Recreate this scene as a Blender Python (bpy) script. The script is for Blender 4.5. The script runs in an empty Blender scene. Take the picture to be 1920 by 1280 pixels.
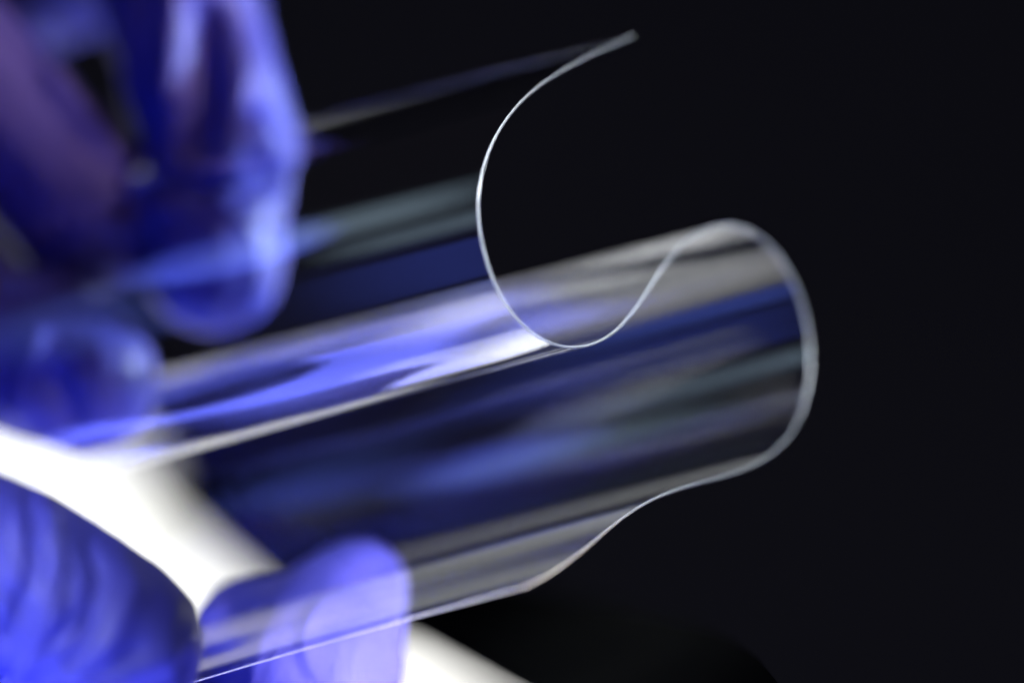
import bpy, bmesh, math
import numpy as np
from mathutils import Vector, Matrix, noise

S = bpy.context.scene
C = S.collection
K = 0.00006            # metres per photo pixel in the plane of sharp focus
D0 = 0.64              # camera to plane of focus

def at(px, py, mm=0.0):
    """point whose picture position is (px, py) at mm millimetres behind the plane of focus"""
    d = D0 + mm * 0.001
    return Vector(((px - 960) * K * d / D0, mm * 0.001, -(py - 640) * K * d / D0))

# ---------------------------------------------------------------- camera
cd = bpy.data.cameras.new('camera'); cam = bpy.data.objects.new('camera', cd); C.objects.link(cam)
cam.location = (0, -D0, 0); cam.rotation_euler = (math.radians(90), 0, 0)
cd.lens = 200; cd.sensor_width = 36; cd.clip_start = 0.01; cd.clip_end = 50
cd.dof.use_dof = True; cd.dof.focus_distance = D0; cd.dof.aperture_fstop = 3.4
S.camera = cam

# ---------------------------------------------------------------- world, exposure
w = bpy.data.worlds.new('World'); S.world = w; w.use_nodes = True
w.node_tree.nodes['Background'].inputs[0].default_value = (0.55, 0.42, 0.55, 1)
w.node_tree.nodes['Background'].inputs[1].default_value = 0.0125
S.view_settings.view_transform = 'Standard'; S.view_settings.look = 'None'
S.view_settings.exposure = 0; S.view_settings.gamma = 1
S.render.engine = 'CYCLES'
S.cycles.use_denoising = True
S.cycles.max_bounces = 12; S.cycles.transparent_max_bounces = 24
S.cycles.glossy_bounces = 3; S.cycles.diffuse_bounces = 3
S.cycles.caustics_reflective = False
S.cycles.filter_width = 1.6

# ---------------------------------------------------------------- film geometry (needed to aim the lamps)
EDGE = [(1187,68),(1150,84),(1100,107),(1040,140),(990,175),(950,220),(920,270),(903,320),(895,370),(896,420),
 (906,470),(925,530),(950,577),(985,618),(1025,645),(1060,655),(1090,656),(1125,645),(1160,620),(1190,584),
 (1216,543),(1245,496),(1275,458),(1310,430),(1350,416),(1390,420),(1425,440),(1457,472),(1486,520),(1508,580),
 (1520,640),(1521,700),(1511,760),(1490,808),(1455,848),(1410,876),(1360,893),(1305,906),(1254,921),(1206,943),
 (1162,973),(1120,1008),(1083,1040),(1045,1068),(1015,1087),(985,1099)]
def smooth_curve(pts, n, it=3):
    p = np.array(pts, float)
    d = np.r_[0, np.cumsum(np.linalg.norm(np.diff(p, axis=0), axis=1))]
    u = np.linspace(0, d[-1], n)
    # Catmull-Rom through the points, then a light smoothing
    t = np.gradient(p, d, axis=0)
    i = np.clip(np.searchsorted(d, u, side='right') - 1, 0, len(d) - 2)
    h = (d[i+1] - d[i])[:, None]; x = ((u - d[i]) / h[:, 0])[:, None]
    q = (2*x**3-3*x**2+1)*p[i] + (x**3-2*x**2+x)*h*t[i] + (-2*x**3+3*x**2)*p[i+1] + (x**3-x**2)*h*t[i+1]
    for _ in range(it):
        q[1:-1] = 0.25*q[:-2] + 0.5*q[1:-1] + 0.25*q[2:]
    return q, u
NS, NT = 460, 40
CUR, ARC = smooth_curve(EDGE, NS, 110)
def edge_depth(px, py):
    return 0.85 * K * 1000 * (px - 0.35 * py - 865)
def film_point(i, t):
    """i: index round the S, t: 0 at the cut end ... 1 at the far left end"""
    px, py = CUR[i]
    f = i / (NS - 1)
    L = (px + 260) * t
    m = 0.262 + 0.010 * f + 0.030 * max(0, f - 0.93) / 0.07 * t
    return at(px - L, py + m * L, edge_depth(px, py) + 0.36 * K * 1000 * L)
P = np.array([[film_point(i, j / (NT - 1)) for j in range(NT)] for i in range(NS)])
dS = np.gradient(P, axis=0); dT = np.gradient(P, axis=1)
NRM = np.cross(dS, dT); NRM /= np.linalg.norm(NRM, axis=2)[:, :, None]

def refl(px, py, layer):
    """film point under a picture position on the given stretch (i0, i1) of the S, and the mirrored ray"""
    best = None
    for i in range(layer[0], layer[1]):
        x0, y0 = CUR[i]
        # where the ruling crosses px
        L = x0 - px
        if L < 0: continue
        t = L / (x0 + 260)
        f = i / (NS - 1)
        y = y0 + (0.262 + 0.010 * f + 0.030 * max(0, f - 0.93) / 0.07 * t) * L
        e = abs(y - py)
        if best is None or e < best[0]: best = (e, i, t)
    e, i, t = best
    j = t * (NT - 1); j0 = min(int(j), NT - 2); a = j - j0
    p = P[i, j0] * (1 - a) + P[i, j0 + 1] * a
    n = NRM[i, j0] * (1 - a) + NRM[i, j0 + 1] * a; n /= np.linalg.norm(n)
    v = p - np.array((0, -D0, 0)); v /= np.linalg.norm(v)
    r = v - 2 * v.dot(n) * n
    return p, r, abs(v.dot(n)), i, e

I_ = lambda px, py: int(np.argmin(np.linalg.norm(CUR - np.array((px, py)), axis=1)))
LEFT = (0, I_(1075, 656)); RISE = (I_(1075, 656), I_(1350, 416)); LOBE = (I_(1350, 416), NS - 1)

def lamp(name, loc, target, size, rgb, radiance, size_y=None, spread=180, shape='RECTANGLE', xdir=None):
    ld = bpy.data.lights.new(name, 'AREA'); o = bpy.data.objects.new(name, ld); C.objects.link(o)
    size_y = size_y or size
    ld.shape = shape; ld.size = size; ld.size_y = size_y; ld.color = rgb; ld.spread = math.radians(spread)
    ld.energy = radiance * size * size_y * math.pi * (math.pi / 4 if shape == 'ELLIPSE' else 1)
    if spread < 180:
        th = math.tan(ld.spread / 2); ld.energy *= (th - ld.spread / 2) / th
    o.location = loc
    z = (Vector(loc) - Vector(target)).normalized()
    if xdir is None:
        o.rotation_euler = (-z).to_track_quat('-Z', 'Y').to_euler()
    else:
        x = (Vector(xdir) - z * Vector(xdir).dot(z)).normalized(); y = z.cross(x)
        o.rotation_euler = Matrix((x, y, z)).transposed().to_euler()
    return o

def strip(name, layer, a, b, c, d, dist, rgb, radiance, grow=1.0, shape='RECTANGLE', spread=180, grow_y=None):
    """a lamp standing where the film mirrors the stretch a-b (one end of the band: its two sides) to c-d"""
    pts = []
    for q in (a, b, c, d):
        p, r, cs, i, e = refl(q[0], q[1], layer)
        pts.append(Vector(p + r * dist)); 
    ctr = sum(pts, Vector()) / 4
    p, r, cs, i, e = refl(sum(q[0] for q in (a,b,c,d)) / 4, sum(q[1] for q in (a,b,c,d)) / 4, layer)
    across = ((pts[0] - pts[1]) + (pts[2] - pts[3])) / 2
    along = ((pts[0] - pts[2]) + (pts[1] - pts[3])) / 2
    print('LAMP', name, 'at', [round(x, 3) for x in ctr], 'across %.3f along %.3f' % (across.length, along.length), 'cos %.2f' % cs, 'dir', np.round(r, 2))
    sc = 1
    return lamp(name, ctr, p, max(across.length, .004) * grow, rgb, radiance, max(along.length, .01) * (grow_y or grow), spread, shape, xdir=across)

# ---------------------------------------------------------------- lamps: key, side ones, and added lights for reflections and highlights
strip('added_teal_light', LEFT, (888,308), (888,412), (600,380), (600,492), 0.22, (.58,.80,1.0), 1.8, grow=2.5, grow_y=1.3, spread=30)  # added teal light, no such fixture; gives the film its teal band
strip('added_teal_light', LOBE, (1505,640), (1505,718), (1190,710), (1190,770), 0.20, (.55,.76,1.0), 1.5, grow=1.1, spread=20)  # second added teal light, mirrored on the lobe
strip('added_blue_wide_light', LEFT, (895,425), (910,540), (600,500), (600,620), 0.30, (.12,.16,1.0), 0.2, grow=1.1)  # added unseen blue light for navy reflections in the film
strip('added_blue_wide_light', LOBE, (1478,570), (1500,640), (1000,690), (1000,760), 0.32, (.10,.16,1.0), 1.0)  # added likewise, for the navy reflection on the lobe
strip('added_blue_line_light', LOBE, (1472,545), (1476,562), (1150,600), (1150,640), 0.26, (.12,.2,1.0), 2.0, spread=60)  # added for the thin blue reflected line below the crest
strip('added_blue_low_light', LEFT, (835,645), (812,702), (200,770), (200,858), 0.09, (.14,.17,1.0), 11, grow=1.7, grow_y=1.0, spread=150)  # added light standing in for blue glove reflections in the trough
strip('added_lilac_light', LEFT, (925,548), (950,590), (600,630), (600,660), 0.28, (.6,.6,1.0), 1.2)  # added light tinting the reflection above the trough lilac
strip('added_under_light', LOBE, (1361,424), (1425,470), (1130,488), (1130,545), 0.16, (.95,.96,1.0), 3.2, grow=1.3, grow_y=1.0, spread=110)  # added out-of-view light for the grey reflection on the lobe crest
strip('added_under_light', LOBE, (1425,470), (1472,545), (1120,545), (1120,609), 0.24, (.95,.96,1.0), 3.6, spread=50)
strip('added_wedge_light', LEFT, (1062,651), (964,603), (900,676), (885,655), 0.12, (.95,.97,1.0), 5, spread=80)  # added light for the pale wedge mirrored beside the valley
lamp('added_rear_light', (-0.030, 0.190, 0.096), (0.0, -0.004, -0.026), 0.10, (.95,.97,1.0), 0.85, 0.082, spread=60, xdir=(1, 0, 0))  # added unseen light giving the bottom of the film its grey reflection
lamp('added_rear_light', (-0.105, 0.185, 0.096), (-0.02, -0.004, -0.030), 0.045, (1.0,.95,1.0), 1.5, 0.082, spread=50, xdir=(1, 0, 0))  # added so the film mirrors a milky haze over the fingertip
strip('added_under_light', LOBE, (1372,423), (1416,452), (1130,494), (1130,530), 0.13, (.95,.96,1.0), 4.2, grow=1.5, grow_y=1.0, spread=120)  # another added light, closing the dark gap under the crest
lamp('added_warm_fill', (0.20, -0.35, 0.28), (-0.065, 0.04, 0.032), 0.10, (1.0,.48,.12), 45, spread=15)  # added warm light turning the upper hand's shadows purple
strip('added_blue_patch_light', LOBE, (1090,790), (1090,860), (800,860), (800,930), 0.12, (.11,.16,1.0), 5.0, shape='ELLIPSE', spread=50)  # added blue light mirrored as a patch on the lower lobe
lamp('key_lamp', (0.45, 0.13, 0.11), (-0.037, 0.035, 0.019), 0.05, (.72,.88,1.0), 2500, spread=8)
lamp('low_side_lamp', (0.25, 0.45, -0.02), (-0.02, 0.02, -0.035), 0.10, (.95,.97,1.0), 60, spread=24)
lamp('added_finger_light', (0.20, -0.26, -0.10), (-0.021, 0.022, -0.040), 0.03, (1.0,.80,.62), 12000, spread=7.5)  # added narrow spot to make the lower fingertip paler
strip('added_blue_wide_light', LOBE, (760,810), (760,930), (500,880), (500,990), 0.20, (.13,.2,1.0), 1.7, spread=70)  # added blue light mirrored in the lower left of the film
lamp('front_side_lamp', (-0.16, -0.36, 0.14), (-0.068, -0.02, -0.032), 0.03, (.95,.97,1.0), 3300, spread=9)
lamp('added_edge_light', (-0.06, -0.30, 0.32), (0.018, 0.014, 0.009), 0.03, (.92,.96,1.0), 3200, spread=5)  # added spot brightening the cut edge towards the crest
lamp('added_edge_light', (-0.10, -0.30, 0.30), (-0.001, 0.0, -0.001), 0.03, (.88,.95,1.0), 3200, spread=8.5)  # added spot brightening the cut edge round the valley
lamp('added_warm_streak_light', (0.45, -0.10, 0.30), (-0.068, 0.04, 0.030), 0.03, (1.0,.62,.45), 4200, spread=4.6)  # added warm spot for the pinkish streak on the upper hand

# ---------------------------------------------------------------- helpers
def tag(o, **k):
    for a, b in k.items(): o[a] = b
    return o
def mesh_obj(name, verts, faces, mat=None, parent=None, smooth=True):
    me = bpy.data.meshes.new(name); me.from_pydata([tuple(v) for v in verts], [], faces); me.update()
    if smooth: me.polygons.foreach_set('use_smooth', [True] * len(me.polygons))
    o = bpy.data.objects.new(name, me); C.objects.link(o)
    if mat: me.materials.append(mat)
    if parent: o.parent = parent
    return o
def new_mat(name):
    m = bpy.data.materials.new(name); m.use_nodes = True
    nt = m.node_tree; nt.nodes.clear()
    out = nt.nodes.new('ShaderNodeOutputMaterial')
    def N(t, **kw):
        n = nt.nodes.new('ShaderNode' + t)
        for a, b in kw.items():
            if a[0] == '_': n.inputs[int(a[1:])].default_value = b
            else: setattr(n, a, b)
        return n
    return m, nt, out, N
def math_node(N, nt, op, a, b=None):
    n = N('Math', operation=op)
    for k, v in enumerate((a, b)):
        if v is None: continue
        if isinstance(v, (int, float)): n.inputs[k].default_value = v
        else: nt.links.new(v, n.inputs[k])
    return n.outputs[0]

# film: clear plastic, thin: what is behind shows through, Fresnel reflection on top
def film_material():
    m, nt, out, N = new_mat('clear_plastic_film'); L = nt.links.new
    geo = N('NewGeometry')
    dot = N('VectorMath', operation='DOT_PRODUCT'); L(geo.outputs['Normal'], dot.inputs[0]); L(geo.outputs['Incoming'], dot.inputs[1])
    c = math_node(N, nt, 'ABSOLUTE', dot.outputs['Value'])
    k = math_node(N, nt, 'SUBTRACT', 1.0, c)
    k5 = math_node(N, nt, 'POWER', k, 5.0)
    fr = math_node(N, nt, 'ADD', math_node(N, nt, 'MULTIPLY', k5, 0.60), 0.045)
    uv = N('UVMap')
    mp = N('Mapping'); mp.inputs['Scale'].default_value = (220, 1.2, 1); L(uv.outputs[0], mp.inputs[0])
    ns = N('TexNoise'); ns.inputs['Scale'].default_value = 1.0; ns.inputs['Detail'].default_value = 3; L(mp.outputs[0], ns.inputs['Vector'])
    bp = N('Bump'); bp.inputs['Strength'].default_value = 0.05; bp.inputs['Distance'].default_value = 0.0002; L(ns.outputs[0], bp.inputs['Height'])
    g1 = N('BsdfAnisotropic' if hasattr(bpy.types, 'ShaderNodeBsdfAnisotropic') else 'BsdfGlossy')
    g1.inputs['Color'].default_value = (1, 1, 1, 1); g1.inputs['Roughness'].default_value = 0.07
    L(bp.outputs[0], g1.inputs['Normal'])
    tr = N('BsdfTransparent'); tr.inputs[0].default_value = (0.985, 0.99, 0.99, 1)
    mx = N('MixShader'); L(fr, mx.inputs[0]); L(tr.outputs[0], mx.inputs[1]); L(g1.outputs[0], mx.inputs[2])
    L(mx.outputs[0], out.inputs[0])
    return m
def edge_material():
    m, nt, out, N = new_mat('cut_edge_plastic'); L = nt.links.new
    b = N('BsdfPrincipled'); b.inputs['Base Color'].default_value = (.80, .86, .95, 1)
    b.inputs['Roughness'].default_value = .2; b.inputs['Transmission Weight'].default_value = 0.70; b.inputs['IOR'].default_value = 1.45
    L(b.outputs[0], out.inputs[0]); return m
FILM = film_material(); EDGEM = edge_material()

film = mesh_obj('plastic_film', [], [])
TH = 0.00028
def build_film():
    n = NS * NT
    front = (P + NRM * TH / 2).reshape(-1, 3); back = (P - NRM * TH / 2).reshape(-1, 3)
    V = np.vstack((front, back)).tolist()
    F = []
    for i in range(NS - 1):
        for j in range(NT - 1):
            a = i*NT + j
            F.append((a, a+1, a+NT+1, a+NT)); F.append((n+a, n+a+NT, n+a+NT+1, n+a+1))
    for j in range(NT - 1):                                   # long sides
        for i in (0, NS - 1):
            a = i*NT + j; F.append((a, n+a, n+a+1, a+1))
    for i in range(NS - 1):
        a = i*NT + NT - 1; F.append((a, a+NT, n+a+NT, n+a))
    me = film.data; me.from_pydata(V, [], F)
    uvl = me.uv_layers.new(name='UVMap')
    u = np.repeat(ARC / ARC[-1], NT); v = np.tile(np.linspace(0, 1, NT), NS)
    uvv = np.tile(np.c_[u, v], (2, 1))
    li = np.empty(len(me.loops), int); me.loops.foreach_get('vertex_index', li)
    uvl.data.foreach_set('uv', uvv[li].ravel())
    me.polygons.foreach_set('use_smooth', [True] * len(me.polygons))
    me.materials.append(FILM); me.update()
build_film()
tag(film, label='clear flexible plastic film bent into an S curve and held by gloved hands', category='film')
def tube(name, pts, r, mat, parent, sides=10):
    V, F = [], []
    pts = np.array(pts); T = np.gradient(pts, axis=0); T /= np.linalg.norm(T, axis=1)[:, None]
    ref = np.array((.68, -.2, .3)); 
    for p, t in zip(pts, T):
        a = np.cross(t, ref); a /= np.linalg.norm(a); b = np.cross(t, a)
        for k in range(sides):
            q = 2*math.pi*k/sides; V.append(p + r*(math.cos(q)*a + math.sin(q)*b))
    n = len(pts)
    for i in range(n - 1):
        for k in range(sides):
            F.append((i*sides+k, i*sides+(k+1) % sides, (i+1)*sides+(k+1) % sides, (i+1)*sides+k))
    F.append(tuple(range(sides))[::-1]); F.append(tuple((n-1)*sides+k for k in range(sides)))
    return mesh_obj(name, V, F, mat, parent)
tube('cut_edge', P[:, 0], 0.00016, EDGEM, film)
tube('side_edge', P[-1, :], 0.00010, EDGEM, film, 8)

# ---------------------------------------------------------------- background: dark backdrop, light panel
def principled(name, col, rough=.6, **k):
    m, nt, out, N = new_mat(name); b = N('BsdfPrincipled'); b.inputs['Base Color'].default_value = (*col, 1)
    b.inputs['Roughness'].default_value = rough
    for a, c in k.items(): b.inputs[a.replace('_', ' ')].default_value = c
    nt.links.new(b.outputs[0], out.inputs[0]); return m, nt, b, N
BD, nt, b, N = principled('black_backdrop_cloth', (.028, .028, .034), .9)
ns = N('TexNoise'); ns.inputs['Scale'].default_value = 2.2; ns.inputs['Detail'].default_value = 2
tc = N('TexCoord'); nt.links.new(tc.outputs['Object'], ns.inputs['Vector'])
cr = N('ValToRGB'); cr.color_ramp.elements[0].position = .3; cr.color_ramp.elements[1].position = .7
cr.color_ramp.elements[0].color = (.052, .056, .098, 1); cr.color_ramp.elements[1].color = (.110, .115, .180, 1)
nt.links.new(ns.outputs[0], cr.inputs[0]); nt.links.new(cr.outputs[0], b.inputs['Base Color'])
V, F = [], []
nx, nz = 40, 30
for k in range(nz):
    for i in range(nx):
        x = -1.6 + 3.2*i/(nx-1); z = -1.2 + 2.4*k/(nz-1)
        V.append((x, 1.1 + .02*math.sin(x*7) + .01*math.sin(x*17+z*3), z))
for k in range(nz-1):
    for i in range(nx-1):
        a = k*nx+i; F.append((a, a+1, a+nx+1, a+nx))
tag(mesh_obj('backdrop', V, F, BD), kind='structure')

# light panel: tilted box, black frame, glowing diffuser
e0, e1 = at(-700, 195, 280), at(1300, 1585, 130)      # upper edge of the glowing face
ux = (e1 - e0).normalized(); dn = Vector((0.0, -0.55, -0.84)); dn = (dn - ux * dn.dot(ux)).normalized()
nn = ux.cross(dn).normalized()
if nn.y > 0: nn = -nn
root = bpy.data.objects.new('light_panel', None); C.objects.link(root); root.location = e1
tag(root, label='glowing white light panel with black frame leaning below the film', category='light panel')
def slab(name, a, b, c, d, th, mat, parent):
    """box on the quad a b c d, th thick away from the camera side; coordinates local to the panel"""
    q = [v - e1 for v in (a, b, c, d)]; V = q + [v - nn * th for v in q]
    F = [(0,1,2,3), (7,6,5,4)] + [(k, k+4, (k+1) % 4 + 4, (k+1) % 4) for k in range(4)]
    o = mesh_obj(name, V, F, mat, parent, False)
    bm = bmesh.new(); bm.from_mesh(o.data); bmesh.ops.recalc_face_normals(bm, faces=bm.faces); bm.to_mesh(o.data); bm.free()
    return o
GL, nt, out, N = new_mat('glowing_diffuser')
em = N('Emission'); em.inputs[0].default_value = (1.0, .99, .95, 1); em.inputs[1].default_value = 2.1; nt.links.new(em.outputs[0], out.inputs[0])
BK = principled('black_frame', (.002, .002, .002), .9, Specular_IOR_Level=0.0)[0]
h = 0.26; r0 = e1 + ux * 0.0
slab('diffuser', e0, r0, r0 + dn*h, e0 + dn*h, .004, GL, root)
up = -dn
fw = .030
def on_panel(px, py):
    """the point of the panel's plane seen at this picture position"""
    o = Vector((0, -D0, 0)); d = at(px, py, 0) - o
    return o + d * ((e1 - o).dot(nn) / d.dot(nn))
slab('frame', e0 + nn*.002, e1 + nn*.002, e1 + up*.012 + nn*.002, e0 + up*.012 + nn*.002, .012, BK, root)
slab('frame', r0 + nn*.001, r0 + ux*.012 + nn*.001, r0 + ux*.012 + dn*h + nn*.001, r0 + dn*h + nn*.001, .012, BK, root)

# black card standing in front of the panel: its sloping lower edge cuts off the glow
c0, c1, c2 = at(1310, 1172, 26), at(420, 950, 165), at(770, 1190, 78)
cn = (c1 - c0).cross(c2 - c0).normalized()
if cn.y > 0: cn = -cn
def on_card(px, py):
    o = Vector((0, -D0, 0)); d = at(px, py, 0) - o
    return o + d * ((c0 - o).dot(cn) / d.dot(cn))
outline = [(225,835), (420,935), (990,1095), (1160,1133), (1310,1172), (1370,1196), (1420,1232), (1500,1330), (1560,1480), (1400,1500), (980,1290), (770,1198), (530,1140), (340,1005), (195,900)]
q = [on_card(*p) - c0 for p in outline]; k = len(q)
card = mesh_obj('black_card', q + [v - cn*.0015 for v in q], [tuple(range(k)), tuple(range(2*k-1, k-1, -1))] + [(i, i+k, (i+1) % k + k, (i+1) % k) for i in range(k)], BK, None, False)
card.location = c0
tag(card, label='matt black card with sloping edge in front of the glowing white panel', category='card')
# added unseen black flag above the frame keeps the rear lamp off the raised tip of the film
fv = [(-.16, .100, .0500), (.04, .100, .0500), (.04, .100, .15), (-.16, .100, .15)]
fv = fv + [(x, y + .002, z) for x, y, z in fv]
flag = mesh_obj('unseen_black_flag', fv, [(0,1,2,3), (7,6,5,4), (0,4,5,1), (1,5,6,2), (2,6,7,3), (3,7,4,0)], BK, None, False)
tag(flag, label='added unseen black flag keeping the rear lamp off the raised film tip', category='flag')

# ---------------------------------------------------------------- gloved hands
def glove_material():
    m, nt, b, N = principled('blue_nitrile_rubber', (.035, .06, .62), .6)
    b.inputs['IOR'].default_value = 1.52; b.inputs['Coat Weight'].default_value = .06; b.inputs['Coat Roughness'].default_value = .25
    b.inputs['Specular IOR Level'].default_value = .22
    tc = N('TexCoord'); n1 = N('TexNoise'); n1.inputs['Scale'].default_value = 70; n1.inputs['Detail'].default_value = 5; n1.inputs['Distortion'].default_value = .6
    nt.links.new(tc.outputs['Object'], n1.inputs['Vector'])
    cr = N('ValToRGB'); cr.color_ramp.elements[0].color = (.034, .032, .27, 1); cr.color_ramp.elements[1].color = (.046, .058, .45, 1)
    nt.links.new(n1.outputs[0], cr.inputs[0]); nt.links.new(cr.outputs[0], b.inputs['Base Color'])
    n2 = N('TexNoise'); n2.inputs['Scale'].default_value = 900; n2.inputs['Detail'].default_value = 2; nt.links.new(tc.outputs['Object'], n2.inputs['Vector'])
    n3 = N('TexNoise'); n3.inputs['Scale'].default_value = 160; n3.inputs['Detail'].default_value = 4; n3.inputs['Distortion'].default_value = 1.2
    mp = N('Mapping'); mp.inputs['Scale'].default_value = (1.6, 1, .55); mp.inputs['Rotation'].default_value = (0, .5, 0)
    nt.links.new(tc.outputs['Object'], mp.inputs[0]); nt.links.new(mp.outputs[0], n3.inputs['Vector'])
    ab = math_node(N, nt, 'ABSOLUTE', math_node(N, nt, 'SUBTRACT', n3.outputs[0], .5))
    b1 = N('Bump'); b1.inputs['Strength'].default_value = .5; b1.inputs['Distance'].default_value = .0014
    nt.links.new(ab, b1.inputs['Height'])
    bp = N('Bump'); bp.inputs['Strength'].default_value = .25; bp.inputs['Distance'].default_value = .0002
    nt.links.new(n2.outputs[0], bp.inputs['Height']); nt.links.new(b1.outputs[0], bp.inputs['Normal']); nt.links.new(bp.outputs[0], b.inputs['Normal'])
    return m
GLOVE = glove_material()
def hand(label, chains, ridges=(), wrinkle=.0007, back=0):
    """one continuous gloved hand: tapered limbs joined by a voxel remesh, then creased"""
    bm = bmesh.new()
    chains = [[(x, y, d + back, rr) for x, y, d, rr in ch] for ch in chains]
    for ch in chains:
        pts = [(at(*c[:3]), c[3] * .001) for c in ch]
        for (p0, r0), (p1, r1) in zip(pts[:-1], pts[1:]):
            n = max(4, int((p1 - p0).length / .0016))
            for k in range(n + 1):
                t = k / n; p = p0.lerp(p1, t); r = r0 + (r1 - r0) * t
                bmesh.ops.create_icosphere(bm, subdivisions=2, radius=r, matrix=Matrix.Translation(p))
    me = bpy.data.meshes.new('tmp'); bm.to_mesh(me); bm.free()
    tmp = bpy.data.objects.new('tmp', me); C.objects.link(tmp)
    md = tmp.modifiers.new('r', 'REMESH'); md.mode = 'VOXEL'; md.voxel_size = .0009
    sm = tmp.modifiers.new('s', 'SMOOTH'); sm.factor = .6; sm.iterations = 8
    sb = tmp.modifiers.new('u', 'SUBSURF'); sb.levels = 1; sb.render_levels = 1
    dg = bpy.context.evaluated_depsgraph_get(); dg.update()
    me2 = bpy.data.meshes.new_from_object(tmp.evaluated_get(dg))
    bpy.data.objects.remove(tmp); bpy.data.meshes.remove(me)
    n = len(me2.vertices); co = np.empty(n*3); me2.vertices.foreach_get('co', co); co = co.reshape(-1, 3)
    nr = np.empty(n*3); me2.vertices.foreach_get('normal', nr); nr = nr.reshape(-1, 3)
    off = np.zeros(n)
    for k in range(n):
        p = Vector(co[k])
        if abs(p.x) > .16 or abs(p.z) > .12: continue
        q = Vector((p.x*60, p.y*60, p.z*60)) ; d = noise.noise(q)
        off[k] = wrinkle * (1 - 2.2*abs(noise.noise(Vector((p.x*95 + d*2.0, p.y*95, p.z*45 + d*1.5))))) * (0.6 + d)
    for pts, rad, amp in ridges:                     # creases and folds: polylines of points on the glove
        pl = [np.array(at(*q)) for q in pts]
        dist = np.full(n, 9.0)
        for a, b in zip(pl[:-1], pl[1:]):
            ab = b - a; t = np.clip(((co - a) @ ab) / (ab @ ab), 0, 1)
            dist = np.minimum(dist, np.linalg.norm((co - a - t[:, None]*ab)[:, [0, 2]] if True else 0, axis=1))
        off += (.7 if amp < 0 and label.startswith('creased') else 1) * amp * .001 * np.exp(-(dist / (rad*.001))**2) * np.clip(-nr[:, 1] * 1.6 - .1, 0, 1)
    co = co + nr * off[:, None]
    root = bpy.data.objects.new('gloved_hand', me2); C.objects.link(root)
    org = at(*chains[0][0][:3]); root.location = org
    me2.vertices.foreach_set('co', (co - np.array(org)).ravel()); me2.update()
    me2.polygons.foreach_set('use_smooth', [True] * len(me2.polygons))
    me2.materials.clear(); me2.materials.append(GLOVE)
    me2.name = 'gloved_hand'
    tag(root, label=label, category='gloved hand')
    return root

hand('blurred blue gloved hand reaching down from the upper left behind the film', [
    [(-500,-700,75,24), (-250,-350,60,22), (90,-130,55,15)],
    [(-250,-350,60,20), (-450,60,50,16), (-500,400,40,13)],
    [(150,-420,48,12), (330,-20,40,9.8), (412,280,36,9.6), (398,498,32,8.6)],
    [(-300,-150,46,11), (-130,70,40,10.2), (35,265,38,9.8), (165,420,36,8.9)],
    [(-450,100,40,11), (-330,420,28,9.8), (-60,630,30,10.2), (155,712,28,9.2)],
    [(-500,400,40,11), (-520,700,26,9), (-330,830,22,7.6)],
    [(-500,-700,75,20), (-700,-500,30,12), (-640,-150,10,10), (-480,100,0,9)],
    [(-500,-700,75,24), (-900,-1200,90,28)],
], ridges=[([(-20,-40,34), (90,150,32), (170,250,32), (255,325,32)], 1.5, 2.6), ([(392,40,32), (385,170,32), (362,290,32)], 2.2, -3.6),
           ([(320,-40,32), (322,60,32), (312,170,32)], 1.8, 1.8), ([(330,362,30), (450,350,30), (570,322,30)], 1.3, -2.2),
           ([(425,285,30), (455,262,30)], 3.4, 1.8), ([(230,420,30), (340,370,30)], 1.4, 1.5), ([(245,400,30), (262,520,30)], 2.0, -2.0),
           ([(95,715,24), (122,790,24)], 2.2, -2.4), ([(60,640,24), (30,760,24)], 1.6, 1.2)], back=7)

hand('creased blue gloved hand at the lower left gripping the film between thumb and fingers', [
    [(-900,1500,10,28), (-350,2000,15,26), (120,2050,20,20), (450,2050,20,13)],
    [(-900,1500,10,22), (-600,1150,-14,14), (-220,1020,-16,12.6), (25,1110,-14,11.6), (203,1210,-12,10.9)],
    [(450,2050,20,12), (600,1700,14,11), (596,1420,15,10.9), (586,1268,19,10.6), (628,1172,23,8.5), (674,1098,25,5.9)],
    [(120,2050,20,12), (330,1700,18,10), (430,1420,20,9.2), (420,1310,30,8.0)],
    [(586,1268,19,10.4), (478,1208,25,7.8)],
    [(-100,2050,20,12), (60,2400,10,10), (260,2500,0,9), (330,2300,-4,8)],
    [(-350,2100,15,12), (-250,2500,5,9), (-60,2600,-5,8), (20,2450,-8,7)],
    [(-900,1500,10,26), (-1500,1700,10,27)],
], wrinkle=.0010, ridges=[([(30,900,-26), (56,990,-26), (50,1090,-26), (8,1200,-26)], .45, -2.4),
           ([(70,950,-26), (104,1040,-26), (92,1150,-26), (20,1290,-26)], 1.2, 1.3),
           ([(105,985,-26), (124,1060,-26), (112,1120,-26)], .4, -1.8),
           ([(160,1010,-26), (182,1080,-26), (168,1170,-26), (120,1250,-26)], .6, -1.6),
           ([(215,1030,-26), (245,1110,-26), (190,1230,-26), (110,1300,-26)], 1.5, .9),
           ([(10,1100,-26), (60,1170,-26), (-10,1290,-26)], .5, -1.4),
           ([(60,1010,-26), (90,1100,-26)], .35, -1.4), ([(0,980,-26), (22,1060,-26)], .4, -1.2),
           ([(40,1230,-26), (110,1200,-26), (160,1150,-26)], .4, -1.0),
           ([(200,1290,-26), (300,1240,-26), (370,1180,-26)], 1.2, .8),
           ([(130,1280,-26), (250,1225,-26)], .5, -.9)])
